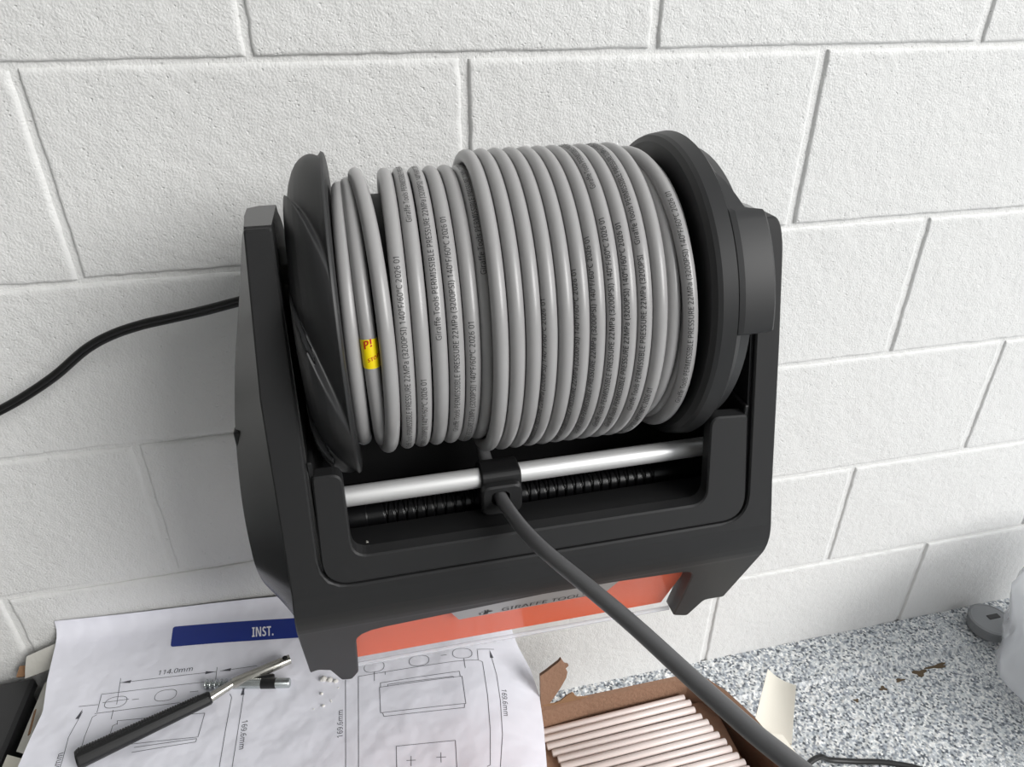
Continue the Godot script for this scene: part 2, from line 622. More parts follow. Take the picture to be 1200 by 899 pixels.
func build_setting() -> void:
	# mortar bed with the painted blocks laid into it
	var wall := struct("wall_back", box_mesh(Vector3(0.2, 1.3, -0.1034), Vector3(5.0, 2.6, 0.2), 0.001), M.wall_paint)
	var fine := []
	var rough := []
	for s in 8:
		fine.append(block_mesh(0.3922, 30 + s, 84, 42))
		rough.append(block_mesh(0.3922, 60 + s, 8, 4))
	var k := 0
	for row in 13:
		var yc := 0.003 + 0.2 * row + 0.1
		var odd := row % 2 == 0      # bottom course has joints at even multiples
		for c in range(-6, 7):
			var xc := 0.4 * c + (0.2 if odd else 0.0)
			if xc < -2.25 or xc > 2.65:
				continue
			var b := MeshInstance3D.new()
			b.name = "block"
			var near := xc > -0.7 and xc < 1.9 and row < 7
			b.mesh = (fine if near else rough)[(k * 5 + row * 3) % 8]
			k += 1
			b.material_override = M.wall_paint
			wall.add_child(b, true)
			b.position = Vector3(xc + rng.randf_range(-0.0012, 0.0012), yc + rng.randf_range(-0.0012, 0.0012), rng.randf_range(-0.0006, 0.0006))
	# floor, with a low sloped kerb of the same coating along the wall
	var fl := struct("floor", box_mesh(Vector3(0.6, -0.1, 2.1), Vector3(5.8, 0.2, 4.9), 0.001), M.floor_flake)
	var st := begin()
	var ring := []
	for x in [-2.3, 3.4]:
		ring.append(PackedVector3Array([Vector3(x, 0.008, 0.0), Vector3(x, 0.0075, 0.05), Vector3(x, 0.006, 0.078), Vector3(x, -0.004, 0.088), Vector3(x, -0.01, 0.0)]))
	loft(st, ring, true, true, true)
	part(fl, "kerb", flat(st), M.floor_flake)
	var sp := [[1.165, 0.105, 0.012, 0.006], [1.08, 0.118, 0.006, 0.004], [1.205, 0.10, 0.02, 0.004], [1.02, 0.128, 0.004, 0.003], [1.12, 0.11, 0.008, 0.003]]
	for s in sp:
		var cy := begin()
		var pts := PackedVector3Array()
		for j in 18:
			var a := TAU * j / 18
			var rr := 1.0 + 0.4 * sin(a * 3.0 + s[0] * 40.0)
			pts.append(Vector3(s[0] + cos(a) * s[2] * rr, 0.0008, s[1] + sin(a) * s[3] * rr))
		var up := PackedVector3Array()
		for p in pts:
			up.append(p + Vector3(0, -0.003, 0))
		loft(cy, [up, pts], true, false, true)
		part(fl, "dirt_spot", flat(cy), M.stain, "brown dirt along the kerb line")
	# unseen roof and two walls, added and sized to block part of the sky
	struct("added_ceiling", box_mesh(Vector3(-0.425, 2.7, 0.750), Vector3(2.350, 0.2, 1.700), 0.001), M.shell)
	struct("added_wall_left", box_mesh(Vector3(-1.7, 1.3, 0.800), Vector3(0.2, 2.6, 1.600), 0.001), M.shell)
	struct("added_wall_front", box_mesh(Vector3(-0.625, 1.3, 1.700), Vector3(2.350, 2.6, 0.2), 0.001), M.shell)

# ---------------------------------------------------------------- hose reel
func arc_path(xc: float, r: float, a0: float, a1: float, n := 90, k := KH, q := 0.0) -> PackedVector3Array:
	var p := PackedVector3Array()
	for i in n + 1:
		var a := lerpf(a0, a1, float(i) / n)
		p.append(V(xc + k * a - q * minf(a * a, 2.6), YC + r * sin(a), ZC + r * cos(a)))
	return p

const LINE := "Giraffe Tools PERMISSIBLE PRESSURE 22MPa (3200PSI) 140°F/60°C 2026 01"

func hose_text(wrap: Node3D, xc: float, r: float, start: float, psi: float, k := KH, lo := -1.7, hi := 1.9) -> void:
	var t := letters(LINE, 0.0042, 0.98)
	var st := begin()
	var rr := HR + 0.00012
	var rad := r + HR
	var f := func(p: Vector2) -> Vector3:
		var a := start + p.x / rad
		var q := psi - (p.y - 0.0021) / rr
		var e := Vector3(0, sin(a), cos(a))
		return V(xc + k * a, YC + r * sin(a), ZC + r * cos(a)) + (e * cos(q) + Vector3.RIGHT * sin(q)) * rr
	var out := func(p: Vector2) -> Vector3:
		var a := start + p.x / rad
		var q := psi - (p.y - 0.0021) / rr
		return Vector3(0, sin(a), cos(a)) * cos(q) + Vector3.RIGHT * sin(q)
	# only what comes round to the front
	var keep := PackedVector2Array()
	for i in range(0, t.size() - 2, 3):
		var a := start + t[i].x / rad
		if a > lo and a < hi:
			keep.append(t[i])
			keep.append(t[i + 1])
			keep.append(t[i + 2])
	if keep.size() < 3:
		return
	lay(st, keep, f, out, 0.0016)
	part(wrap, "printed_text", flat(st), M.hose_print, "dark printed pressure rating along the hose")

func build_hose() -> Node3D:
	var hose := thing("pressure_hose", "grey pressure hose wound on the black reel, its free end running to the lower right", "hose", V(0.39, YC - 0.13, ZC))
	var len_ang := text_width(letters(LINE, 0.0042, 0.98))
	# first layer: [x of the turn at the front, radius, advance]
	var first := [[0.2655, 0.1035, 0.0012], [0.2775, 0.1065, -0.0016], [0.2893, 0.1135, KH], [0.3012, 0.112, KH], [0.3132, 0.112, KH], [0.3258, 0.112, KH], [0.3380, 0.112, KH], [0.3500, 0.112, KH], [0.3618, 0.1115, KH]]
	var x := 0.3739
	while x < 0.528:
		first.append([x, 0.1115, KH])
		x += 0.0120
	var wraps := []
	for i in first.size():
		var w = first[i]
		var a0 := -PI
		var a1 := PI
		if i == 0:
			a0 = -1.15
		var wr := part(hose, "wrap", tube_mesh(arc_path(w[0], w[1], a0, a1, 110, w[2], 0.0042 if i == 2 else 0.0), HR, 18, true), M.hose)
		wraps.append(wr)
	var second := []
	for i in 11:
		var sx := 0.3685 + 0.01213 * i
		var wr := part(hose, "wrap", tube_mesh(arc_path(sx, 0.1232, -PI, PI, 110, KH), HR, 18, true), M.hose)
		second.append(wr)
	# last turn, lying half a layer lower beside the flange
	var last := part(hose, "wrap", tube_mesh(arc_path(0.5178, 0.1195, -PI, PI, 110, -0.0045), HR, 18, true), M.hose)
	# ends of the printed lines as the turns show them
	var r1 := 0.118
	var span := len_ang / r1
	hose_text(wraps[3], first[3][0], first[3][1], 0.73 - span, -0.05)
	hose_text(wraps[4], first[4][0], first[4][1], 0.96, -0.05)
	hose_text(wraps[4], first[4][0], first[4][1], -0.04 - span, -0.1)
	hose_text(wraps[5], first[5][0], first[5][1], 0.21, -0.1)
	hose_text(wraps[6], first[6][0], first[6][1], 0.98 - span, -0.15)
	hose_text(wraps[7], first[7][0], first[7][1], 0.30 - span, -0.2)
	hose_text(wraps[8], first[8][0], first[8][1], 0.58, -0.15)
	var r2 := 0.129
	span = len_ang / r2
	hose_text(second[7], 0.3685 + 0.01213 * 7, 0.1232, -0.59, -0.55)
	hose_text(second[7], 0.3685 + 0.01213 * 7, 0.1232, 0.70 + span * 0.0 + 0.35, -0.5)
	hose_text(second[6], 0.3685 + 0.01213 * 6, 0.1232, 0.73 - span, -0.85)
	hose_text(second[5], 0.3685 + 0.01213 * 5, 0.1232, 0.55 - span, -1.0)
	hose_text(second[3], 0.3685 + 0.01213 * 3, 0.1232, 0.40 - span, -1.05)
	hose_text(second[8], 0.3685 + 0.01213 * 8, 0.1232, 0.80 - span, -0.65)
	hose_text(second[9], 0.3685 + 0.01213 * 9, 0.1232, 0.66, -0.6)
	hose_text(second[9], 0.3685 + 0.01213 * 9, 0.1232, -0.43, -0.5, KH, -1.7, 0.6)
	hose_text(second[10], 0.3685 + 0.01213 * 10, 0.1232, -0.24 - span, -0.5)
	hose_text(last, 0.5178, 0.1195, 0.97 - span, -0.35, -0.0045)
	# yellow warning label round the second turn
	var st := begin()
	var lr := HR + 0.0003
	var rings := []
	for i in 13:
		var a := lerpf(0.055, 0.25, i / 12.0)
		var ring := PackedVector3Array()
		for j in 20:
			var q := lerpf(-2.4, 2.4, j / 19.0)
			var e := Vector3(0, sin(a), cos(a))
			ring.append(V(first[1][0] + first[1][2] * a, YC + first[1][1] * sin(a), ZC + first[1][1] * cos(a)) + (e * cos(q) + Vector3.RIGHT * sin(q)) * lr)
		rings.append(ring)
	for i in 12:
		for j in 19:
			var q := lerpf(-2.4, 2.4, (j + 0.5) / 19.0)
			quad(st, rings[i][j], rings[i][j + 1], rings[i + 1][j + 1], rings[i + 1][j], Vector3(0, 0.2, 1) * cos(q) + Vector3.RIGHT * sin(q), 0)
	var lab := part(wraps[1], "warning_label", flat(st), M.yellow, "yellow warning label with red print")
	for row in [["P!", 0.0058, 0.185, -0.75], ["STOP!", 0.0028, 0.10, -0.4]]:
		var t := letters(row[0], row[1], 1.0, 700)
		var tx := begin()
		var tw := text_width(t)
		var f := func(p: Vector2) -> Vector3:
			var a: float = row[2] + p.y / 0.114 + p.x * 3.0
			var q: float = row[3] + p.x / (lr + 0.0001)
			var e := Vector3(0, sin(a), cos(a))
			return V(first[1][0] + first[1][2] * a, YC + first[1][1] * sin(a), ZC + first[1][1] * cos(a)) + (e * cos(q) + Vector3.RIGHT * sin(q)) * (lr + 0.00015)
		var out := func(p: Vector2) -> Vector3:
			var q: float = row[3] + p.x / lr
			return Vector3(0, 0.2, 1) * cos(q) + Vector3.RIGHT * sin(q)
		lay(tx, t, f, out, 0.001)
		part(wraps[1], "label_print", flat(tx), M.red_print, "small red print on the yellow label")
	# clear film tip on the first turn's end
	var cp := begin()
	tube(cp, arc_path(0.2655, 0.1035, -1.20, -0.98, 8, 0.0012), HR + 0.0006, 18, true)
	part(wraps[0], "end_film", flat(cp), M.clear_film, "clear plastic film on the hose end")
	# free length: leaves the underside of the coil, passes the guide and runs out towards the lower right
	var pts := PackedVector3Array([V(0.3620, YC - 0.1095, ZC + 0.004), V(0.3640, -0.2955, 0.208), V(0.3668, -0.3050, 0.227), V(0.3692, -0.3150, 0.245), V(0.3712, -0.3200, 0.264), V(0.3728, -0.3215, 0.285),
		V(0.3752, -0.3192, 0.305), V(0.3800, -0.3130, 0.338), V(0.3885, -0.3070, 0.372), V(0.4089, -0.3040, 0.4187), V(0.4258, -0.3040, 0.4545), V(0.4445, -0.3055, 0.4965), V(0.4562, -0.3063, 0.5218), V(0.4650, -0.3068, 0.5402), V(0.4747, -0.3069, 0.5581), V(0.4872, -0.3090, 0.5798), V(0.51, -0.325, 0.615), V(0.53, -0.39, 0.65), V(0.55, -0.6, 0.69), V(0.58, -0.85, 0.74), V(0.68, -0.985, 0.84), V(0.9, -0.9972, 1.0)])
	part(hose, "free_length", tube_mesh(smooth_path(pts, 0.005), HR, 18, true), M.hose_shaded, "free end of the hose, shade put into its darker grey")
	return hose

func side_mesh(sgn: float) -> ArrayMesh:
	# side housing behind the front frame, bulging outwards; rings down its height
	var cx := 0.4046
	var st := begin()
	# y, back z, bulge beyond the half width
	var rows := [[-0.0815, 0.200, 0.0012], [-0.10, 0.178, 0.006], [-0.14, 0.150, 0.014], [-0.20, 0.118, 0.025], [-0.25, 0.09, 0.033], [-0.30, 0.070, 0.0375], [-0.34, 0.062, 0.0385], [-0.375, 0.064, 0.0365], [-0.43, 0.080, 0.027], [-0.47, 0.11, 0.0155], [-0.508, 0.16, 0.002]]
	var cb := Curve.new()
	var cz := Curve.new()
	cb.max_value = 1.0
	for r in rows:
		cb.add_point(Vector2((-0.08 - r[0]) / 0.43, r[2] * 20.0))
		cz.add_point(Vector2((-0.08 - r[0]) / 0.43, r[1] * 4.0))
	for c in [cb, cz]:
		for i in range(1, c.point_count - 1):
			var sl: float = (c.get_point_position(i + 1).y - c.get_point_position(i - 1).y) / (c.get_point_position(i + 1).x - c.get_point_position(i - 1).x)
			c.set_point_left_tangent(i, sl)
			c.set_point_right_tangent(i, sl)
	var rings := []
	var top := -0.0815 if sgn < 0.0 else -0.0985
	for i in 61:
		var y := lerpf(top, -0.508, i / 60.0)
		var u := (-0.08 - y) / 0.43
		var f := zf(y) - 0.005
		var hw := 0.2080 if y > -0.36 else 0.2080 + (-0.36 - y) * 0.045
		if y > -0.2:
			hw -= (y + 0.2) * 0.045 * (1.0 if sgn < 0 else 0.2)
		if sgn > 0.0 and top - y < 0.024:
			hw -= 0.024 - sqrt(maxf(0.0, 0.024 * 0.024 - pow(0.024 - (top - y), 2.0)))
		var b := cb.sample(u) / 20.0
		var zb := cz.sample(u) / 4.0
		if sgn > 0.0 and i < 4:
			zb += 0.03 * (1.0 - i / 4.0)
		var inn := 0.1835
		var zm := f - minf(0.06, (f - zb) * 0.5)
		var ring := PackedVector3Array()
		for q in [[inn, f], [hw - 0.001, f], [hw, f - 0.0155], [hw + b, zm], [hw + b, lerpf(zm, zb, 0.8)], [hw + b - 0.008, zb], [inn, zb]]:
			ring.append(V(cx + sgn * q[0], y, q[1]))
		rings.append(ring)
	loft(st, rings, true, true, true, -2)
	return flat(st)

func build_reel() -> Node3D:
	var cx := 0.4046
	var reel := thing("hose_reel", "black plastic wall mounted hose reel with an orange lower panel under grey coiled hose", "hose reel", V(cx, -0.57, 0.16))
	# front frame: two rails, lower beam and two legs in one moulding
	var o := [Vector3(0.2030, -0.0825, 0.002), Vector3(0.1955, -0.20, 0), Vector3(0.1950, -0.36, 0), Vector3(0.1925, -0.40, 0.03), Vector3(0.1868, -0.511, 0.002), Vector3(0.1945, -0.5065, 0.003), Vector3(0.2045, -0.514, 0.003), Vector3(0.2112, -0.553, 0.003), Vector3(0.2220, -0.557, 0.004), Vector3(0.2298, -0.538, 0.006), Vector3(0.2375, -0.4235, 0.026),
		Vector3(0.3300, -0.4165, 0.0), Vector3(0.4020, -0.4105, 0), Vector3(0.4680, -0.4120, 0), Vector3(0.5520, -0.4190, 0.016), Vector3(0.5645, -0.492, 0.004), Vector3(0.5725, -0.5485, 0.004), Vector3(0.5930, -0.5595, 0.006), Vector3(0.5975, -0.5135, 0.004), Vector3(0.6205, -0.5150, 0.004), Vector3(0.6165, -0.408, 0.05), Vector3(0.6138, -0.325, 0), Vector3(0.6128, -0.20, 0), Vector3(0.6105, -0.099, 0.034),
		Vector3(0.5905, -0.099, 0.002), Vector3(0.5905, -0.3570, 0.026), Vector3(0.2180, -0.3570, 0.026), Vector3(0.2215, -0.0825, 0.002)]
	part(reel, "front_frame", plate(rounded(o, 8), 0.020, 0.0013), M.plastic)
	# raised inner surround of the hose outlet
	o = [Vector3(0.2232, -0.2635, 0.003), Vector3(0.2200, -0.3558, 0.024), Vector3(0.5885, -0.3558, 0.024), Vector3(0.5868, -0.2600, 0.004), Vector3(0.5525, -0.2580, 0.009), Vector3(0.5500, -0.3355, 0.014), Vector3(0.2455, -0.3335, 0.014), Vector3(0.2455, -0.2635, 0.009)]
	part(reel, "outlet_surround", plate(rounded(o, 8), 0.012, 0.0013, -0.0008), M.plastic)
	for s in [-1.0, 1.0]:
		var sd := part(reel, "side_housing", side_mesh(s), M.plastic_side)
		if s < 0:
			part(sd, "side_button", box_mesh(V(0.1644, -0.268, 0.232), Vector3(0.005, 0.030, 0.010), 0.0010), M.plastic_inner)
	# dark cavity: back, ledge under the outlet, pocket ends, underside
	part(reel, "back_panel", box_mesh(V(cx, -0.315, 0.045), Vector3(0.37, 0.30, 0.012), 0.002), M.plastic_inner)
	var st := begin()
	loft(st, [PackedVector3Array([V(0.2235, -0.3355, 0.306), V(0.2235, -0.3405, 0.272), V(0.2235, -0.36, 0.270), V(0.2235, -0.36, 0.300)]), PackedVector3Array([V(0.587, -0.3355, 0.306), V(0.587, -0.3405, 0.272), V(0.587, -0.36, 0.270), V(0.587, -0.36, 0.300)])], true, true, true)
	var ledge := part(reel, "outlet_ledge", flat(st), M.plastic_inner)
	part(ledge, "bright_spot", box_mesh(V(0.2570, -0.3372, 0.296), Vector3(0.003, 0.003, 0.003), 0.001), M.steel, "tiny bright spot on the outlet ledge")  # small bright steel block on the ledge
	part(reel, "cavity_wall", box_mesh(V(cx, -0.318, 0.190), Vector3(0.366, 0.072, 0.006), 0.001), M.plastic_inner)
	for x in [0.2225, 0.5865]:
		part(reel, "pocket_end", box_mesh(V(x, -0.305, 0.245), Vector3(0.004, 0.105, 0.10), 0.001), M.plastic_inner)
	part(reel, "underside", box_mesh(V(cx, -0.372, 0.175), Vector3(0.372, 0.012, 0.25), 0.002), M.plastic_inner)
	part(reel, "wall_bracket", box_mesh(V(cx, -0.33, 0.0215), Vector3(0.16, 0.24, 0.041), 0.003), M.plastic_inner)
	# drum and flanges
	st = begin()
	lathe(st, PackedVector2Array([Vector2(0.252, 0.02), Vector2(0.252, 0.098), Vector2(0.54, 0.098), Vector2(0.54, 0.02)]), 0, TAU, 72)
	part(reel, "drum", flat(st), M.drum)
	part(reel, "flange", left_flange(), M.plastic_flange, "black flange with swirled scallops")
	st = begin()
	lathe(st, PackedVector2Array([Vector2(0.530, 0.05), Vector2(0.530, 0.128), Vector2(0.5325, 0.133), Vector2(0.536, 0.1345), Vector2(0.5475, 0.1362), Vector2(0.5487, 0.1345), Vector2(0.556, 0.1275), Vector2(0.566, 0.1235), Vector2(0.566, 0.05)]), 0, TAU, 128)
	var rf := part(reel, "flange", flat(st), M.plastic_flange, "black drum flange with a stepped rim")
	# lug of the hub cover standing proud of the rim
	st = begin()
	var rings := []
	var lug := []
	var key := [[0.085, 0.120], [0.10, 0.1370], [0.115, 0.1395], [0.2, 0.1398], [0.4, 0.1398], [0.6, 0.1398], [0.76, 0.1396], [0.785, 0.1380], [0.81, 0.1362], [1.0, 0.1345], [1.22, 0.1300]]
	for i in key.size() - 1:
		var steps := maxi(1, int((key[i + 1][0] - key[i][0]) / 0.03))
		for j in steps:
			lug.append([lerpf(key[i][0], key[i + 1][0], float(j) / steps), lerpf(key[i][1], key[i + 1][1], float(j) / steps)])
	lug.append(key[-1])
	for q in lug:
		var a: float = q[0]
		# above the lug only a wedge is left that runs out into the rim
		var wide := 1.0 if a < 0.8 else clampf((1.22 - a) / 0.42, 0.02, 1.0) * 0.55
		var ring := PackedVector3Array()
		for p in [[0.5470, 0.11], [0.5470, minf(q[1], 0.1358)], [0.5478, minf(q[1], 0.1368)], [0.5520, minf(q[1], 0.1378)], [0.5745, q[1] - 0.0004], [0.5768, q[1] - 0.0025], [0.5768, 0.11]]:
			ring.append(V(0.5470 + (p[0] - 0.5470) * wide, YC + p[1] * sin(a), ZC + p[1] * cos(a)))
		rings.append(ring)
	loft(st, rings, true, true, true, -2)
	part(rf, "cover_lug", flat(st), M.plastic_flange)
	st = begin()
	lathe(st, PackedVector2Array([Vector2(0.205, 0.0), Vector2(0.205, 0.03), Vector2(0.60, 0.03), Vector2(0.60, 0.0)]), 0, TAU, 32)
	part(reel, "axle", flat(st), M.plastic_inner)
	# level wind: bright bar, cross cut screw and the travelling hose guide
	st = begin()
	tube(st, PackedVector3Array([V(0.226, -0.3115, 0.265), V(0.5835, -0.3115, 0.265)]), 0.0088, 28)
	part(reel, "guide_bar", flat(st), M.aluminium, "bright aluminium guide bar")
	part(reel, "level_wind_screw", screw_mesh(), M.gloss_black, "black cross cut level wind screw")
	st = begin()
	var gx0 := 0.3575
	var gx1 := 0.3925
	var prof := rounded([Vector3(0.2765, -0.3010, 0.006), Vector3(0.2785, -0.3160, 0.002), Vector3(0.2800, -0.3395, 0.003), Vector3(0.2400, -0.3420, 0.003), Vector3(0.2380, -0.318, 0.003), Vector3(0.2520, -0.3010, 0.008)], 5)
	rings = []
	for x in [gx0, gx0 + 0.0015, gx1 - 0.0015, gx1]:
		var ins := miter(prof, 0.0015 if (x == gx0 or x == gx1) else 0.0)
		var ring := PackedVector3Array()
		for p in ins:
			ring.append(V(x, p.y, p.x))
		rings.append(ring)
	loft(st, rings, true, true, true)
	var g := part(reel, "hose_guide", flat(st), M.plastic_inner)
	# face plate with the outlet eye
	var sq := rounded([Vector3(0.3560, -0.3085, 0.008), Vector3(0.3912, -0.3085, 0.008), Vector3(0.3912, -0.3385, 0.008), Vector3(0.3560, -0.3385, 0.008)], 8)
	var hole := PackedVector2Array()
	for p in sq:
		var d := (p - Vector2(0.3736, -0.3235)).normalized()
		hole.append(Vector2(0.3722, -0.3205) + Vector2(d.x * 0.0086, d.y * 0.0078))
	st = begin()
	var face := func(pg: PackedVector2Array, z: float) -> PackedVector3Array:
		var r := PackedVector3Array()
		for p in pg:
			r.append(V(p.x, p.y, z))
		return r
	var zz := 0.2855
	loft(st, [face.call(sq, zz - 0.007), face.call(sq, zz - 0.0015), face.call(miter(sq, 0.0015), zz), face.call(hole, zz)], true)
	for j in hole.size():
		var k2 := (j + 1) % hole.size()
		var c := Vector2(0.3722, -0.3205)
		quad(st, V(hole[j].x, hole[j].y, zz), V(hole[k2].x, hole[k2].y, zz), V(hole[k2].x, hole[k2].y, zz - 0.0065), V(hole[j].x, hole[j].y, zz - 0.0065), Vector3(c.x - hole[j].x, c.y - hole[j].y, 0))
	part(g, "guide_face", flat(st), M.plastic, "rounded square eye plate")
	build_lower_panel(reel)
	return reel

func left_flange() -> ArrayMesh:
	# thin rim, then a fat knob-like outer face cut by swirling scallops with one sharp edge each
	var st := begin()
	var prof := [[0.2600, 0.060], [0.2600, 0.128], [0.2592, 0.1315], [0.2575, 0.1327], [0.2555, 0.1325], [0.2520, 0.1320], [0.2480, 0.1312], [0.2440, 0.1300], [0.2400, 0.1282], [0.2360, 0.1255], [0.2325, 0.1215], [0.2295, 0.1160], [0.2275, 0.1085], [0.2265, 0.098], [0.2260, 0.084], [0.2260, 0.05]]
	# finer profile so that the twist of the scallops stays smooth
	var fine := [prof[0], prof[1], prof[2], prof[3]]
	for i in range(3, prof.size() - 1):
		for k in range(1, 6):
			fine.append([lerpf(prof[i][0], prof[i + 1][0], k / 5.0), lerpf(prof[i][1], prof[i + 1][1], k / 5.0)])
	prof = fine
	var rings := []
	var segs := 360
	var lobes := 7.0
	for i in prof.size():
		var q = prof[i]
		var ring := PackedVector3Array()
		var t := clampf(float(i - 4) / float(prof.size() - 14), 0.0, 1.0)
		for j in segs:
			var a := TAU * j / segs
			var ph := fposmod((a + 0.35 - t * 0.95) * lobes / TAU, 1.0)
			var w := ph / 0.16 if ph < 0.16 else (1.0 - ph) / 0.84
			var sc := w * w * (3.0 - 2.0 * w)
			var amp := 0.0115 * sin(t * PI * 0.72)
			var rr: float = q[1] - amp * sc
			ring.append(V(q[0], YC + rr * sin(a), ZC + rr * cos(a)))
		rings.append(ring)
	for i in rings.size() - 1:
		for j in segs:
			var k := (j + 1) % segs
			var a := TAU * (j + 0.5) / segs
			var d := Vector2(prof[i + 1][0] - prof[i][0], prof[i + 1][1] - prof[i][1])
			var out := Vector3(d.y, -sin(a) * d.x, -cos(a) * d.x)
			quad(st, rings[i][j], rings[i][k], rings[i + 1][k], rings[i + 1][j], out, 1 if i < 2 else 2)
	return flat(st)

func screw_mesh() -> ArrayMesh:
	var st := begin()
	var nx := 1100
	var segs := 36
	var y0 := -0.3480
	var z0 := 0.2495
	var rings := []
	for i in nx + 1:
		var x := lerpf(0.226, 0.585, float(i) / nx)
		var ring := PackedVector3Array()
		for j in segs:
			var a := TAU * j / segs
			var r := 0.0108
			if x > 0.272 and x < 0.530:
				for s in [-1.0, 1.0]:
					var ph := fposmod(x / 0.0086 + s * a / TAU + 0.5, 1.0) - 0.5
					r -= 0.0018 * clampf(1.0 - absf(ph) / 0.12, 0.0, 0.75)
			elif x < 0.258:
				r = 0.0122
			ring.append(V(x, y0 + r * sin(a), z0 + r * cos(a)))
		rings.append(ring)
	loft(st, rings, true, true, true, 0)
	return flat(st)

func build_lower_panel(reel: Node3D) -> void:
	# orange backing behind a clear plate between the legs, with the maker's plate on it
	var bk := PackedVector2Array([Vector2(0.232, -0.395), Vector2(0.2290, -0.528), Vector2(0.5600, -0.5335), Vector2(0.5590, -0.395)])
	part(reel, "orange_panel", plate(bk, 0.003, 0.0004, -0.0150), M.orange, "orange lower panel")
	var cl := rounded([Vector3(0.2300, -0.395, 0), Vector3(0.2280, -0.549, 0.004), Vector3(0.5730, -0.5545, 0.004), Vector3(0.5700, -0.395, 0)], 4)
	part(reel, "clear_cover", plate(cl, 0.0025, 0.0005, -0.0105), M.clear_plate, "clear plastic cover plate")
	# edge lips of the clear cover
	var lip := begin()
	for q in [[Vector2(0.229, -0.5425), Vector2(0.572, -0.5480)]]:
		var a: Vector2 = q[0]
		var b: Vector2 = q[1]
		tube(lip, PackedVector3Array([V(a.x, a.y, zf(a.y) - 0.0115), V(b.x, b.y, zf(b.y) - 0.0115)]), 0.0024, 10)
	part(reel, "clear_lip", flat(lip), M.clear_film, "milky lower lip of the clear cover")
	var np := PackedVector2Array([Vector2(0.3150, -0.415), Vector2(0.3300, -0.4565), Vector2(0.4740, -0.4550), Vector2(0.4880, -0.415)])
	var pl := part(reel, "name_plate", plate(np, 0.0016, 0.0004, -0.0085), M.name_plate, "grey maker's plate")
	var t := letters("GIRAFFE TOOLS", 0.0078, 1.55, 400)
	var st := begin()
	var f := func(p: Vector2) -> Vector3:
		var y: float = -0.4532 + p.y + p.x * 0.010
		return V(0.3700 + p.x, y, zf(y) - 0.0082)
	var fit := 0.0845 / text_width(t)
	for i in t.size():
		t[i].x *= fit
	lay(st, t, f, func(_p: Vector2) -> Vector3: return Vector3(0, 0, 1), 0.02)
	part(pl, "lettering", flat(st), M.ink, "black lettering")
	# small giraffe head emblem: neck, head, muzzle, ears and horns
	st = begin()
	for pg in [[[0, 0], [3.2, 0], [3.6, 4.5], [1.2, 4.5]], [[0.6, 4.0], [5.0, 3.4], [6.4, 4.4], [5.4, 5.6], [3.0, 7.2], [1.0, 7.0]], [[1.0, 6.8], [0.4, 9.2], [1.3, 9.2], [1.8, 7.0]], [[2.3, 7.0], [2.5, 9.2], [3.3, 9.2], [3.2, 6.9]], [[0.9, 6.0], [-1.2, 6.9], [-0.6, 5.4]], [[-2.2, 1.0], [-0.8, 1.0], [-0.8, 2.2], [-2.2, 2.2]], [[-2.6, 3.4], [-1.2, 3.4], [-1.2, 4.6], [-2.6, 4.6]]]:
		var poly := PackedVector2Array()
		for p in pg:
			poly.append(Vector2(p[0], p[1]) * 0.00118)
		var id := Geometry2D.triangulate_polygon(poly)
		for i in range(0, id.size(), 3):
			var vv := []
			for j in 3:
				var p := poly[id[i + j]]
				var y := -0.4538 + p.y
				vv.append(V(0.3525 + p.x * 1.3, y, zf(y) - 0.0082))
			tri(st, vv[0], vv[1], vv[2], Vector3(0, 0, 1))
	part(pl, "emblem", flat(st), M.ink, "small black giraffe emblem")

func build_power_cord() -> void:
	var pts := PackedVector3Array([V(0.235, -0.20, 0.06), V(0.1648, -0.2097, 0.06), V(0.1223, -0.2189, 0.0563), V(0.0885, -0.2254, 0.0525), V(0.0588, -0.2314, 0.0487), V(0.0281, -0.241, 0.045), V(-0.0004, -0.2557, 0.0413), V(-0.0366, -0.2825, 0.0375), V(-0.0719, -0.304, 0.0338), V(-0.1018, -0.3195, 0.03), V(-0.1382, -0.3341, 0.03), V(-0.22, -0.365, 0.026), V(-0.40, -0.40, 0.018), V(-0.75, -0.43, 0.010), V(-1.20, -0.44, 0.008), V(-1.58, -0.44, 0.010)])
	var path := smooth_path(pts, 0.006)
	var st := begin()
	# twin core cord: two round cores side by side
	var up := PackedVector3Array()
	var dn := PackedVector3Array()
	for p in path:
		up.append(p + Vector3(0, 0.0022, 0.0007))
		dn.append(p - Vector3(0, 0.0022, 0.0007))
	tube(st, up, 0.0033, 12)
	tube(st, dn, 0.0033, 12)
	solo("power_cord", flat(st), M.cord, "black power cord running from the reel's left side along the wall", "cord")

# ---------------------------------------------------------------- paper, tools and boxes
func sheet_at(x: float, z: float, lift := 0.0) -> Vector3:
	var y := -0.672 - 3.0 * pow(maxf(0.0, x - 0.33), 2.0)
	y += 0.0008 * sin(x * 23.0 + z * 9.0) + 0.0006 * sin(z * 31.0 - x * 11.0)
	var zb := 0.024
	var n := Vector3(0, 1, 0)
	var zz := z
	if z < zb:
		var t := zb - z
		var r := 0.02
		var a := minf(t / r, 1.4)
		zz = zb - r * sin(a)
		y += r * (1.0 - cos(a)) + maxf(0.0, t - r * 1.4) * sin(1.4)
		zz -= maxf(0.0, t - r * 1.4) * cos(1.4)
		n = Vector3(0, cos(a), sin(a))
	return V(x, y, zz) + n * lift

func edge_at(tab: Array, z: float) -> float:
	for i in tab.size() - 1:
		if z <= tab[i + 1][0]:
			return lerpf(tab[i][1], tab[i + 1][1], clampf((z - tab[i][0]) / (tab[i + 1][0] - tab[i][0]), 0.0, 1.0))
	return tab[-1][1]

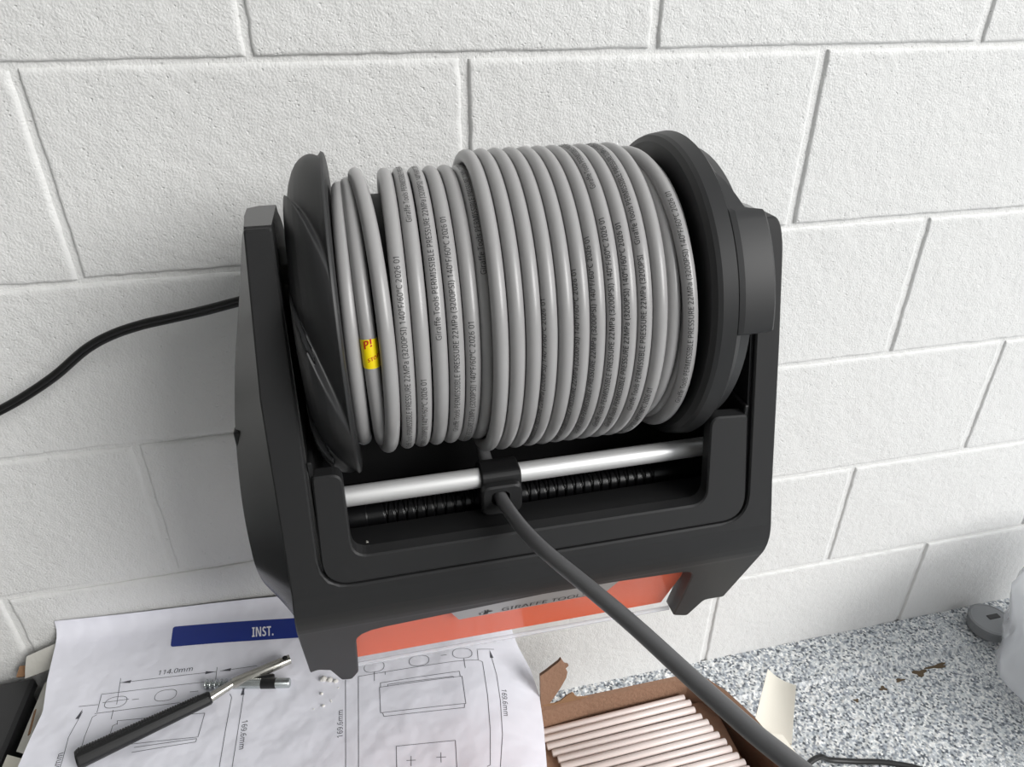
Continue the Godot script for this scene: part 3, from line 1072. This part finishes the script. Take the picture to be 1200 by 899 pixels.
func build_sheet() -> void:
	var sheet := thing("instruction_sheet", "large white printed mounting sheet with line drawings and a blue banner below the reel", "paper sheet", V(0.14, -0.675, 0.15))
	var le := [[-0.015, -0.156], [0.02, -0.157], [0.0737, -0.1505], [0.119, -0.1413], [0.155, -0.1436], [0.187, -0.1445], [0.24, -0.150], [0.34, -0.158]]
	var ri := [[0.03, 0.420], [0.094, 0.4215], [0.1325, 0.4243], [0.1686, 0.4326], [0.2066, 0.4338], [0.249, 0.4277], [0.3027, 0.4169], [0.34, 0.408]]
	var st := begin()
	var nu := 90
	var nv := 60
	var f := func(i: int, j: int, s: float) -> Vector3:
		var u := float(i) / nu
		var z0 := lerpf(-0.012, 0.022, u)
		var z := lerpf(z0, 0.34, float(j) / nv)
		return sheet_at(lerpf(edge_at(le, z), edge_at(ri, z), u), z, s)
	for i in nu:
		for j in nv:
			quad(st, f.call(i, j, 0.0), f.call(i + 1, j, 0.0), f.call(i + 1, j + 1, 0.0), f.call(i, j + 1, 0.0), Vector3(0, 1, 0.3), 0)
			quad(st, f.call(i, j, -0.0003), f.call(i + 1, j, -0.0003), f.call(i + 1, j + 1, -0.0003), f.call(i, j + 1, -0.0003), Vector3(0, -1, -0.3), 1)
	part(sheet, "paper", flat(st), M.paper)
	# line work, in millimetres on the sheet
	var lines := [
		[-63.0, 97.7, 48.8, 108.7], [53.6, 108.8, 97.1, 110.8], [-63.7, 90.9, -59.5, 128.6], [49.3, 102.1, 49.8, 120.6],
		[37.3, 121.0, -80.7, 109.6, -79.3, 134.6], [-81.5, 135.6, 12.7, 143.8],
		[-78.5, 137.8, -82.8, 139.8, -84.3, 165.4, -83.2, 184.9, -80.2, 201.8],
		[-76.3, 122.2, -47.1, 124.3], [-43.2, 126.2, -35.5, 127.0], [22.1, 131.3, 31.7, 132.2], [-61.5, 135.7, -60.8, 147.9],
		[-96.0, 129.2, -101.8, 161.4, -99.5, 189.1, -99.4, 205.6], [-102.4, 121.1, -80.9, 123.6],
		[-52.1, 157.2, -53.3, 151.9, 43.4, 164.6, 40.3, 194.3, -56.2, 184.4], [-52.4, 155.6, -56.8, 157.5, -56.9, 181.5],
		[-26.5, 192.1, 39.3, 196.1, 38.7, 200.1, -27.6, 197.8],
		[68.7, 144.3, 71.3, 149.6, 69.2, 192.5, 68.0, 244.4], [84.9, 138.5, 83.0, 195.7, 81.4, 245.5],
		[203.5, 155.9, 201.0, 278.4], [214.5, 278.5, 218.9, 155.0, 366.1, 161.1, 367.9, 146.0],
		[366.1, 161.1, 371.1, 164.1, 368.0, 212.5, 362.4, 256.2, 353.9, 298.4, 350.2, 299.6],
		[367.2, 144.4, 390.0, 143.6], [383.8, 146.0, 385.0, 183.3, 382.0, 220.0, 375.1, 263.5, 364.4, 302.0],
		[238.4, 153.5, 237.6, 166.0], [348.6, 157.4, 348.1, 171.7], [321.0, 147.6, 328.4, 148.1], [251.0, 160.2, 251.2, 156.5],
		[244.3, 176.3, 244.7, 170.6, 340.2, 175.4, 340.0, 182.8], [252.8, 177.5, 253.0, 174.7, 331.4, 181.1, 331.7, 183.0],
		[243.1, 176.4, 342.2, 182.9, 340.5, 220.3, 242.1, 210.7, 243.1, 176.4], [244.4, 211.5, 245.6, 216.2, 337.9, 225.3, 338.9, 220.7],
		[254.2, 291.1, 256.3, 255.8, 321.3, 263.1, 317.3, 301.7],
		[265.8, 274.9, 275.6, 276.6], [271.2, 270.8, 270.0, 282.4], [297.8, 278.2, 308.2, 280.0], [303.5, 273.5, 302.2, 285.1],
	]
	st = begin()
	var up := Vector3(0, 1, 0)
	var stroke := func(a: Vector2, b: Vector2, w: float) -> void:
		var n := maxi(1, int(a.distance_to(b) / 0.006))
		var d := (b - a).normalized()
		var s := Vector2(-d.y, d.x) * w / 2.0
		for i in n:
			var p := a.lerp(b, float(i) / n)
			var q := a.lerp(b, float(i + 1) / n)
			quad(st, sheet_at(p.x + s.x, p.y + s.y, 0.0003), sheet_at(q.x + s.x, q.y + s.y, 0.0003), sheet_at(q.x - s.x, q.y - s.y, 0.0003), sheet_at(p.x - s.x, p.y - s.y, 0.0003), up)
	for l in lines:
		for i in range(0, l.size() - 2, 2):
			stroke.call(Vector2(l[i], l[i + 1]) / 1000.0, Vector2(l[i + 2], l[i + 3]) / 1000.0, 0.00062)
	# slots
	for e in [[-61.3, 125.1], [-5.4, 129.3], [238.5, 145.9], [293.5, 149.4], [348.1, 149.0]]:
		var prev := Vector2.ZERO
		for k in 29:
			var a := TAU * k / 28.0
			var c := Vector2(pow(absf(cos(a)), 0.75) * signf(cos(a)) * 0.0122, pow(absf(sin(a)), 0.85) * signf(sin(a)) * 0.0075).rotated(0.09)
			var p := Vector2(e[0], e[1]) / 1000.0 + c
			if k > 0:
				stroke.call(prev, p, 0.00062)
			prev = p
	# arrow heads: tip, direction
	for a in [[-63.0, 97.7, 1.0, 0.098], [48.8, 108.7, -1.0, -0.098], [53.6, 108.8, 1.0, 0.05], [-96.9, 126.0, -0.2, 1.0], [84.0, 136.7, -0.04, 1.0], [383.8, 145.2, 0.04, 1.0]]:
		var p := Vector2(a[0], a[1]) / 1000.0
		var d := Vector2(a[2], a[3]).normalized()
		var s := Vector2(-d.y, d.x) * 0.0021
		var q := p + d * 0.0125
		tri(st, sheet_at(p.x, p.y, 0.0003), sheet_at(q.x + s.x, q.y + s.y, 0.0003), sheet_at(q.x - s.x, q.y - s.y, 0.0003), up)
	# dimensions: text, start of the baseline, direction of reading
	for w in [["114.0mm", -21.1, 97.3, 1.0, 0.085, 0.0066, 1.12], [".6mm", -100.0, 203.0, -0.05, -1.0, 0.0068, 1.0], ["169.6mm", 86.4, 183.5, 0.0, 1.0, 0.0062, 1.05], ["169.6mm", 198.6, 231.5, 0.03, -1.0, 0.0062, 1.02], ["169.6mm", 386.8, 203.5, -0.14, 1.0, 0.0060, 1.1]]:
		var t := letters(w[0], w[5], w[6])
		var ex := Vector2(w[3], w[4]).normalized()
		var ey := Vector2(ex.y, -ex.x)
		var o := Vector2(w[1], w[2]) / 1000.0
		lay(st, t, func(p: Vector2) -> Vector3:
			var q := o + ex * p.x + ey * p.y
			return sheet_at(q.x, q.y, 0.0003), func(_p: Vector2) -> Vector3: return up, 0.01)
	part(sheet, "printed_drawing", flat(st), M.paper_line, "thin grey dimension drawing")
	# blue banner, rounded, running on under the reel's leg
	var bn := rounded([Vector3(-0.0157, 0.0222, 0.004), Vector3(-0.0128, 0.0565, 0.004), Vector3(0.300, 0.0980, 0.004), Vector3(0.300, 0.0640, 0.004)], 4)
	st = begin()
	for sl in 40:
		var x0 := -0.02 + 0.33 * sl / 40.0
		var x1 := -0.02 + 0.33 * (sl + 1) / 40.0
		for c in Geometry2D.intersect_polygons(bn, PackedVector2Array([Vector2(x0, -1), Vector2(x1, -1), Vector2(x1, 1), Vector2(x0, 1)])):
			for zi in 6:
				var za := 0.02 + zi * 0.015
				for c2 in Geometry2D.intersect_polygons(c, PackedVector2Array([Vector2(-1, za), Vector2(1, za), Vector2(1, za + 0.015), Vector2(-1, za + 0.015)])):
					var id := Geometry2D.triangulate_polygon(c2)
					for i in range(0, id.size(), 3):
						tri(st, sheet_at(c2[id[i]].x, c2[id[i]].y, 0.0003), sheet_at(c2[id[i + 1]].x, c2[id[i + 1]].y, 0.0003), sheet_at(c2[id[i + 2]].x, c2[id[i + 2]].y, 0.0003), up)
	part(sheet, "printed_banner", flat(st), M.blue_print, "blue printed banner")
	st = begin()
	var bt := letters("INST.", 0.0165, 0.72, 700)
	var bw := text_width(bt)
	var bx := Vector2(1.0, 0.125).normalized()
	lay(st, bt, func(p: Vector2) -> Vector3:
		var q := Vector2(0.0868, 0.0640) + bx * (p.x * 0.0275 / bw) + Vector2(-0.085, -0.996) * p.y
		return sheet_at(q.x, q.y, 0.0006), func(_p: Vector2) -> Vector3: return up, 0.006)
	part(sheet, "banner_lettering", flat(st), M.white_print, "bold white lettering")

func build_tools() -> void:
	var py := -0.6715
	# bit driver: ribbed black grip, steel shaft, socket tip
	var dr := thing("bit_driver", "bit driver with ribbed black grip and worn steel socket tip on the printed sheet", "screwdriver", V(0.03, py, 0.16))
	var a := V(-0.0790, py + 0.0105, 0.2010)
	var b := V(0.0510, py + 0.0105, 0.1530)
	var d := (b - a).normalized()
	var side := d.cross(Vector3.UP).normalized()
	var st := begin()
	var rings := []
	for i in 61:
		var t := i / 60.0
		var r := 0.0108 - 0.0030 * t
		if i == 0 or i == 60:
			r -= 0.0012
		var ring := PackedVector3Array()
		for j in 24:
			var q := TAU * j / 24.0
			var rr := r
			# hexagonal barrel with a ribbed strip on its upper flank
			rr *= 1.0 - 0.05 * (1.0 - absf(cos(q * 3.0)))
			ring.append(a.lerp(b, t) + side * cos(q) * rr + d.cross(side) * sin(q) * rr * -1.0)
		rings.append(ring)
	loft(st, rings, true, true, true)
	var grip := part(dr, "grip", flat(st), M.rubber)
	st = begin()
	for k in 46:
		for row in 3:
			var t := 0.03 + 0.9 * k / 46.0
			var r := 0.0108 - 0.0030 * t
			var q := 0.75 + row * 0.42
			var n := side * cos(q) * -1.0 + Vector3.UP * sin(q)
			rbox(st, a.lerp(b, t) + n * (r * 0.985), Vector3(0.0017, 0.0012, 0.0026), 0.0003, Basis(d, n, d.cross(n)))
	part(grip, "grip_ribs", flat(st), M.rubber)
	var c := V(0.0735, py + 0.0100, 0.1390)
	var e := V(0.1380, py + 0.0085, 0.1170)
	part(dr, "shaft", tube_mesh(PackedVector3Array([b - d * 0.003, b, c, c + (e - c) * 0.1]), 0.005, 18, true, PackedFloat32Array([0.0056, 0.0056, 0.0046, 0.0046])), M.steel)
	var de := (e - c).normalized()
	st = begin()
	tube(st, PackedVector3Array([c, c + de * 0.002, c + de * 0.055, e - de * 0.011, e - de * 0.009, e]), 0.005, 22, true, PackedFloat32Array([0.0056, 0.0064, 0.0064, 0.0064, 0.0058, 0.0058]))
	var tip := part(dr, "socket_tip", flat(st), M.steel, "worn pale steel socket")
	part(tip, "socket_hole", tube_mesh(PackedVector3Array([e - de * 0.002, e + de * 0.0002]), 0.0040, 16), M.hole)
	var sh := de.cross(Vector3.UP).normalized()
	var upn := sh.cross(de).normalized()
	part(tip, "ball_slot", tube_mesh(PackedVector3Array([e - de * 0.0055 + upn * 0.0048, e - de * 0.0055 + upn * 0.0061]), 0.0030, 14), M.hole)
	# sleeve anchor lying under the driver's tip
	var an := thing("anchor_bolt", "zinc sleeve anchor bolt with a dark band lying under the driver tip", "bolt", V(0.09, py, 0.14))
	var p0 := V(0.0400, py + 0.0052, 0.1290)
	var p1 := V(0.1390, py + 0.0058, 0.1500)
	var dn := (p1 - p0).normalized()
	st = begin()
	var path := PackedVector3Array()
	var rad := PackedFloat32Array()
	for i in 101:
		path.append(p0 + dn * 0.034 * i / 100.0)
		rad.append(0.0046 + 0.0017 * sin(i / 100.0 * 0.034 / 0.0058 * TAU))
	tube(st, path, 0.005, 18, true, rad)
	part(an, "thread", flat(st), M.zinc)
	part(an, "sleeve", tube_mesh(PackedVector3Array([p0 + dn * 0.034, p1 - dn * 0.001, p1]), 0.0057, 20, true, PackedFloat32Array([0.0057, 0.0057, 0.0047])), M.zinc)
	part(an, "band", tube_mesh(PackedVector3Array([p1 - dn * 0.034, p1 - dn * 0.0165]), 0.0061, 20), M.rubber, "dark plastic band")
	# small black plug behind the anchor
	st = begin()
	tube(st, PackedVector3Array([V(0.090, py + 0.0045, 0.1325), V(0.094, py + 0.0045, 0.1330), V(0.118, py + 0.0045, 0.1360), V(0.120, py + 0.0045, 0.1362)]), 0.004, 14, true, PackedFloat32Array([0.003, 0.0043, 0.0043, 0.003]))
	solo("wall_plug", flat(st), M.rubber, "small black plastic plug just behind the zinc anchor bolt", "plug")
	# plaster crumbs fallen from the wall fixing
	for k in 9:
		var cs := begin()
		var s := rng.randf_range(0.0008, 0.0024)
		var ctr := sheet_at(rng.randf_range(0.165, 0.215), rng.randf_range(0.145, 0.19))
		if k < 3:
			s = 0.0042 - k * 0.0006
			ctr = sheet_at(0.178 + 0.007 * k, 0.150 + 0.003 * k)
		var poly := []
		for i in 4:
			var ring := PackedVector3Array()
			for j in 7:
				var q := TAU * j / 7.0
				var rr: float = s * [0.5, 1.0, 0.9, 0.35][i] * rng.randf_range(0.75, 1.2)
				ring.append(ctr + Vector3(cos(q) * rr, s * [0.05, 0.4, 0.9, 1.25][i], sin(q) * rr))
			poly.append(ring)
		loft(cs, poly, true, true, true)
		solo("plaster_crumb", flat(cs), M.crumb, "white plaster crumb on the sheet by the reel's left foot", "crumb", "plaster crumbs on the printed sheet")

func build_boxes() -> void:
	# white carton under the sheet
	var wc := thing("white_carton", "white cardboard carton with torn open flaps under the printed sheet at the left", "carton", V(0.11, -FL, 0.27))
	part(wc, "body", box_mesh(V(0.115, -0.842, 0.275), Vector3(0.52, 0.322, 0.44), 0.003), M.white_card)
	part(wc, "end_flap", card(PackedVector3Array([V(-0.146, -0.684, 0.038), V(-0.146, -0.684, 0.165), V(-0.1815, -0.7215, 0.128), V(-0.180, -0.7205, 0.033)]), 0.002, 0.003), M.white_card)
	part(wc, "end_flap", card(PackedVector3Array([V(-0.146, -0.684, 0.170), V(-0.146, -0.684, 0.40), V(-0.190, -0.716, 0.40), V(-0.187, -0.716, 0.134)]), 0.002, 0.003), M.cream_card)
	part(wc, "back_flap", card(PackedVector3Array([V(-0.198, -0.7080, 0.032), V(-0.152, -0.693, 0.034), V(-0.152, -0.672, 0.014), V(-0.196, -0.688, 0.014)]), 0.002, 0.001), M.white_card)
	part(wc, "torn_slit", card(PackedVector3Array([V(-0.1720, -0.7078, 0.086), V(-0.1690, -0.7045, 0.086), V(-0.1590, -0.6945, 0.128), V(-0.1620, -0.6975, 0.128)]), 0.0012), M.card_core, "brown torn slit in the flap")
	part(wc, "torn_tab", card(PackedVector3Array([V(-0.213, -0.715, 0.022), V(-0.190, -0.712, 0.026), V(-0.190, -0.708, 0.013), V(-0.211, -0.709, 0.010)]), 0.004), M.card_core, "brown torn cardboard tab")
	# dark grey box filling the dark area beside it
	var db := thing("dark_box", "dark grey box shape left of the white carton against the wall", "box", V(-0.36, -FL, 0.2))
	part(db, "body", box_mesh(V(-0.355, -0.873, 0.19), Vector3(0.30, 0.26, 0.34), 0.004), M.dark_grey)
	part(db, "lid", box_mesh(V(-0.355, -0.735, 0.19), Vector3(0.312, 0.018, 0.352), 0.004), M.dark_grey)
	# open brown carton with rods
	var bc := thing("brown_carton", "open brown corrugated carton holding pale rods in front of the block wall", "carton", V(0.56, -FL, 0.32))
	var hb := 0.279
	# back wall: top edge, slightly bowed, ending in a rounded corner at the right
	var rim := PackedVector3Array([V(0.40, -0.7215, 0.214), V(0.4965, -0.7215, 0.208), V(0.6146, -0.720, 0.2085), V(0.6350, -0.720, 0.2090), V(0.6550, -0.7195, 0.2215), V(0.6700, -0.7195, 0.2430), V(0.6850, -0.719, 0.2820), V(0.6990, -0.719, 0.345), V(0.7080, -0.719, 0.45)])
	var inner := PackedVector3Array([V(0.40, -0.723, 0.2185), V(0.4965, -0.723, 0.2125), V(0.6146, -0.7215, 0.2130), V(0.6330, -0.7215, 0.2140), V(0.6510, -0.721, 0.2250), V(0.6655, -0.721, 0.2455), V(0.6805, -0.7205, 0.2835), V(0.6945, -0.7205, 0.346), V(0.7035, -0.7205, 0.45)])
	for seg in [[0, 3, "back_wall"], [3, 8, "end_wall"]]:
		var st := begin()
		var rings := []
		for i in range(seg[0], seg[1] + 1):
			var a := rim[i]
			var b := inner[i]
			rings.append(PackedVector3Array([a, b, Vector3(b.x, b.y - hb, b.z), Vector3(a.x, a.y - hb, a.z)]))
		loft(st, rings, true, true, true)
		part(bc, seg[2], flat(st), M.cardboard)
	part(bc, "front_wall", box_mesh(V(0.552, -0.862, 0.448), Vector3(0.305, 0.28, 0.005), 0.001), M.cardboard)
	part(bc, "side_wall", box_mesh(V(0.397, -0.862, 0.33), Vector3(0.005, 0.28, 0.235), 0.001), M.white_card)
	part(bc, "base", box_mesh(V(0.55, -1.0, 0.33), Vector3(0.29, 0.006, 0.23), 0.001), M.cardboard)
	part(bc, "inner_tray", box_mesh(V(0.535, -0.82, 0.33), Vector3(0.26, 0.116, 0.215), 0.001), M.cardboard)
	# torn back flap standing up, ragged at its right edge
	var tf := PackedVector2Array([Vector2(0.0255, 0.0), Vector2(0.062, 0.0), Vector2(0.074, 0.0), Vector2(0.084, 0.002), Vector2(0.077, 0.006), Vector2(0.070, 0.0075), Vector2(0.066, 0.013), Vector2(0.0635, 0.021), Vector2(0.061, 0.024), Vector2(0.0555, 0.020), Vector2(0.0475, 0.008), Vector2(0.040, 0.004), Vector2(0.0255, 0.005)])
	part(bc, "torn_liner", cut_card(tf, V(0.412, -0.7215, 0.2105), Vector3(1, 0, 0), Vector3(0, 0.97, 0.2), 0.0012), M.card_core, "torn brown liner of the back flap")
	var tg := PackedVector2Array([Vector2(0.0215, 0.0), Vector2(0.030, 0.0), Vector2(0.0395, 0.014), Vector2(0.0480, 0.028), Vector2(0.0545, 0.041), Vector2(0.0560, 0.050), Vector2(0.0535, 0.056), Vector2(0.0575, 0.060), Vector2(0.0530, 0.0625), Vector2(0.0505, 0.067), Vector2(0.0480, 0.073), Vector2(0.0450, 0.069), Vector2(0.0300, 0.058), Vector2(0.0215, 0.0525)])
	part(bc, "back_flap", cut_card(tg, V(0.413, -0.7215, 0.2085), Vector3(1, 0, 0), Vector3(0, 0.99, -0.12), 0.004), M.cardboard)
	# white outer flaps at the right end
	part(bc, "end_flap", card(PackedVector3Array([V(0.6833, -0.7215, 0.2900), V(0.7543, -0.745, 0.2087), V(0.7721, -0.737, 0.2449), V(0.7145, -0.726, 0.3229)]), 0.0025, 0.004), M.cream_card, "cream white outer flap")
	part(bc, "end_flap", card(PackedVector3Array([V(0.686, -0.7185, 0.305), V(0.708, -0.7220, 0.312), V(0.735, -0.735, 0.42), V(0.706, -0.7185, 0.45)]), 0.0025, 0.002), M.cream_card, "cream white outer flap")
	# rods lying side by side
	var ra := V(0.43, -0.7575, 0.2215)
	var rb := V(0.6265, -0.7485, 0.2215)
	var st2 := begin()
	var dir := (rb - ra).normalized()
	var leng := ra.distance_to(rb)
	tube(st2, PackedVector3Array([Vector3.ZERO, Vector3.RIGHT * 0.0008, Vector3.RIGHT * (leng - 0.0008), Vector3.RIGHT * leng]), 0.005, 16, true, PackedFloat32Array([0.0037, 0.0043, 0.0043, 0.0037]))
	var rod := flat(st2)
	for k in 14:
		var r := MeshInstance3D.new()
		r.name = numbered("rod")
		r.mesh = rod
		r.material_override = M.rod
		add_child(r, true)
		var z := 0.2215 + 0.00972 * k
		r.position = V(0.43 + 0.0012 * sin(k * 2.1), -0.7575 + 0.0007 * sin(k * 1.7), z)
		r.rotation = Vector3(0, 0.0 + 0.004 * sin(k * 1.3), atan2(0.009, 0.1965))
		if k > 0:
			r.position.x += 0.0032 * k
		r.set_meta("label", "pale pinkish white rod, " + ["farthest back", "second", "third", "fourth", "fifth", "sixth", "seventh", "eighth", "ninth", "tenth", "eleventh", "twelfth", "thirteenth", "nearest"][k] + (" against" if k == 0 else (" and last from" if k == 13 else " from")) + " the back wall of the brown carton")
		r.set_meta("category", "rod")
		r.set_meta("group", "pale rods in the brown carton")

func build_floor_things() -> void:
	# black cable on the floor
	var pts := PackedVector3Array([V(0.815, -0.9985, 0.285), V(0.826, -0.985, 0.255), V(0.848, -0.965, 0.232), V(0.880, -0.970, 0.220), V(0.905, -0.990, 0.218), V(0.946, -0.9985, 0.2245), V(1.0, -0.9985, 0.240), V(1.06, -0.9985, 0.275), V(1.2, -0.9985, 0.40), V(1.4, -0.9985, 0.7)])
	solo("floor_cable", tube_mesh(smooth_path(pts, 0.006), 0.0042, 14), M.cord, "thin black cable lying on the speckled floor right of the brown carton", "cable")
	# translucent bag round a pale container
	var bag := thing("plastic_bag", "translucent plastic bag round a white container standing on the floor at the right", "bag", V(1.44, -FL, 0.20))
	var n := FastNoiseLite.new()
	n.seed = 4
	n.frequency = 9.0
	var ctr := Vector3(1.425, 0, 0.245)
	for w in 2:
		var st := begin()
		var rings := []
		var hs := [0.002, 0.004, 0.03, 0.05, 0.075, 0.10, 0.14, 0.19, 0.24, 0.28, 0.30] if w == 0 else [0.006, 0.008, 0.03, 0.07, 0.12, 0.16, 0.20, 0.225, 0.23]
		var rs := [0.10, 0.148, 0.166, 0.183, 0.186, 0.182, 0.186, 0.192, 0.185, 0.150, 0.07] if w == 0 else [0.06, 0.105, 0.118, 0.118, 0.116, 0.114, 0.108, 0.07, 0.02]
		for i in hs.size():
			var ring := PackedVector3Array()
			for j in 64:
				var a := TAU * j / 64.0
				var q := 1.0
				if w == 0:
					q += 0.05 * n.get_noise_3d(cos(a), sin(a), hs[i] * 4.0) + 0.035 * sin(a * 7.0 + hs[i] * 30.0)
				ring.append(Vector3(ctr.x + cos(a) * rs[i] * q, hs[i], ctr.z + sin(a) * rs[i] * q))
			rings.append(ring)
		loft(st, rings, true, true, true, 0)
		part(bag, "film" if w == 0 else "container", flat(st), M.bag if w == 0 else M.bag_content, "" if w == 0 else "white container inside the bag")
	# grey lid leaning behind the bag
	var st3 := begin()
	var lid := thing("grey_tub", "small round grey tub on the floor between the wall and the plastic bag", "tub", V(1.350, -FL, 0.055))
	var c0 := Vector3(1.350, 0.0085, 0.055)
	var rr := []
	for q in [[0.031, 0.0], [0.034, 0.003], [0.036, 0.020], [0.038, 0.022], [0.038, 0.026], [0.034, 0.028], [0.032, 0.0265]]:
		var ring := PackedVector3Array()
		for j in 48:
			var a := TAU * j / 48.0
			ring.append(c0 + Vector3(cos(a) * q[0], q[1], sin(a) * q[0]))
		rr.append(ring)
	loft(st3, rr, true, true, true)
	part(lid, "shell", flat(st3), M.grey_lid)
	part(lid, "handle_recess", box_mesh(c0 + Vector3(0.008, 0.0262, -0.004), Vector3(0.024, 0.004, 0.010), 0.001), M.dark_grey)

# ---------------------------------------------------------------- scene
func _ready() -> void:
	rng.seed = 12
	var cam := Camera3D.new()
	cam.name = "camera"
	cam.position = V(0.2767, 0.061, 0.7473)
	cam.rotation = Vector3(-0.518, -0.2247, -0.003)
	cam.fov = rad_to_deg(2.0 * atan(449.5 / 820.0))
	cam.near = 0.01
	cam.current = true
	add_child(cam)
	var we := WorldEnvironment.new()
	we.name = "environment"
	var env := Environment.new()
	env.background_mode = Environment.BG_SKY
	var sky := Sky.new()
	var sm := ProceduralSkyMaterial.new()
	sm.sky_top_color = Color(0.93, 0.94, 0.95)
	sm.sky_horizon_color = Color(0.62, 0.62, 0.62)
	sm.ground_bottom_color = Color(0.40, 0.40, 0.39)
	sm.ground_horizon_color = Color(0.45, 0.45, 0.44)
	sm.sky_energy_multiplier = 1.0
	sky.sky_material = sm
	env.sky = sky
	env.ambient_light_source = Environment.AMBIENT_SOURCE_SKY
	env.tonemap_mode = Environment.TONE_MAPPER_LINEAR
	env.tonemap_exposure = 1.170
	env.sdfgi_enabled = true
	env.ssao_enabled = true
	env.ssil_enabled = true
	we.environment = env
	add_child(we)
	# the bright patch of thin cloud round the veiled sun, high at the right
	var sun := DirectionalLight3D.new()
	sun.name = "veiled_sun"
	sun.light_energy = 0.72
	sun.light_color = Color(1.0, 0.995, 0.985)
	sun.light_angular_distance = 32.0
	sun.sky_mode = DirectionalLight3D.SKY_MODE_LIGHT_ONLY
	sun.shadow_enabled = true
	add_child(sun)
	sun.look_at_from_position(Vector3(1.0, 0.72, 1.05), Vector3.ZERO)
	make_materials()
	build_setting()
	build_reel()
	build_hose()
	build_power_cord()
	build_boxes()
	build_sheet()
	build_tools()
	build_floor_things()
	for n in get_children():
		if n.has_meta("root_thing"):
			n.remove_meta("root_thing")
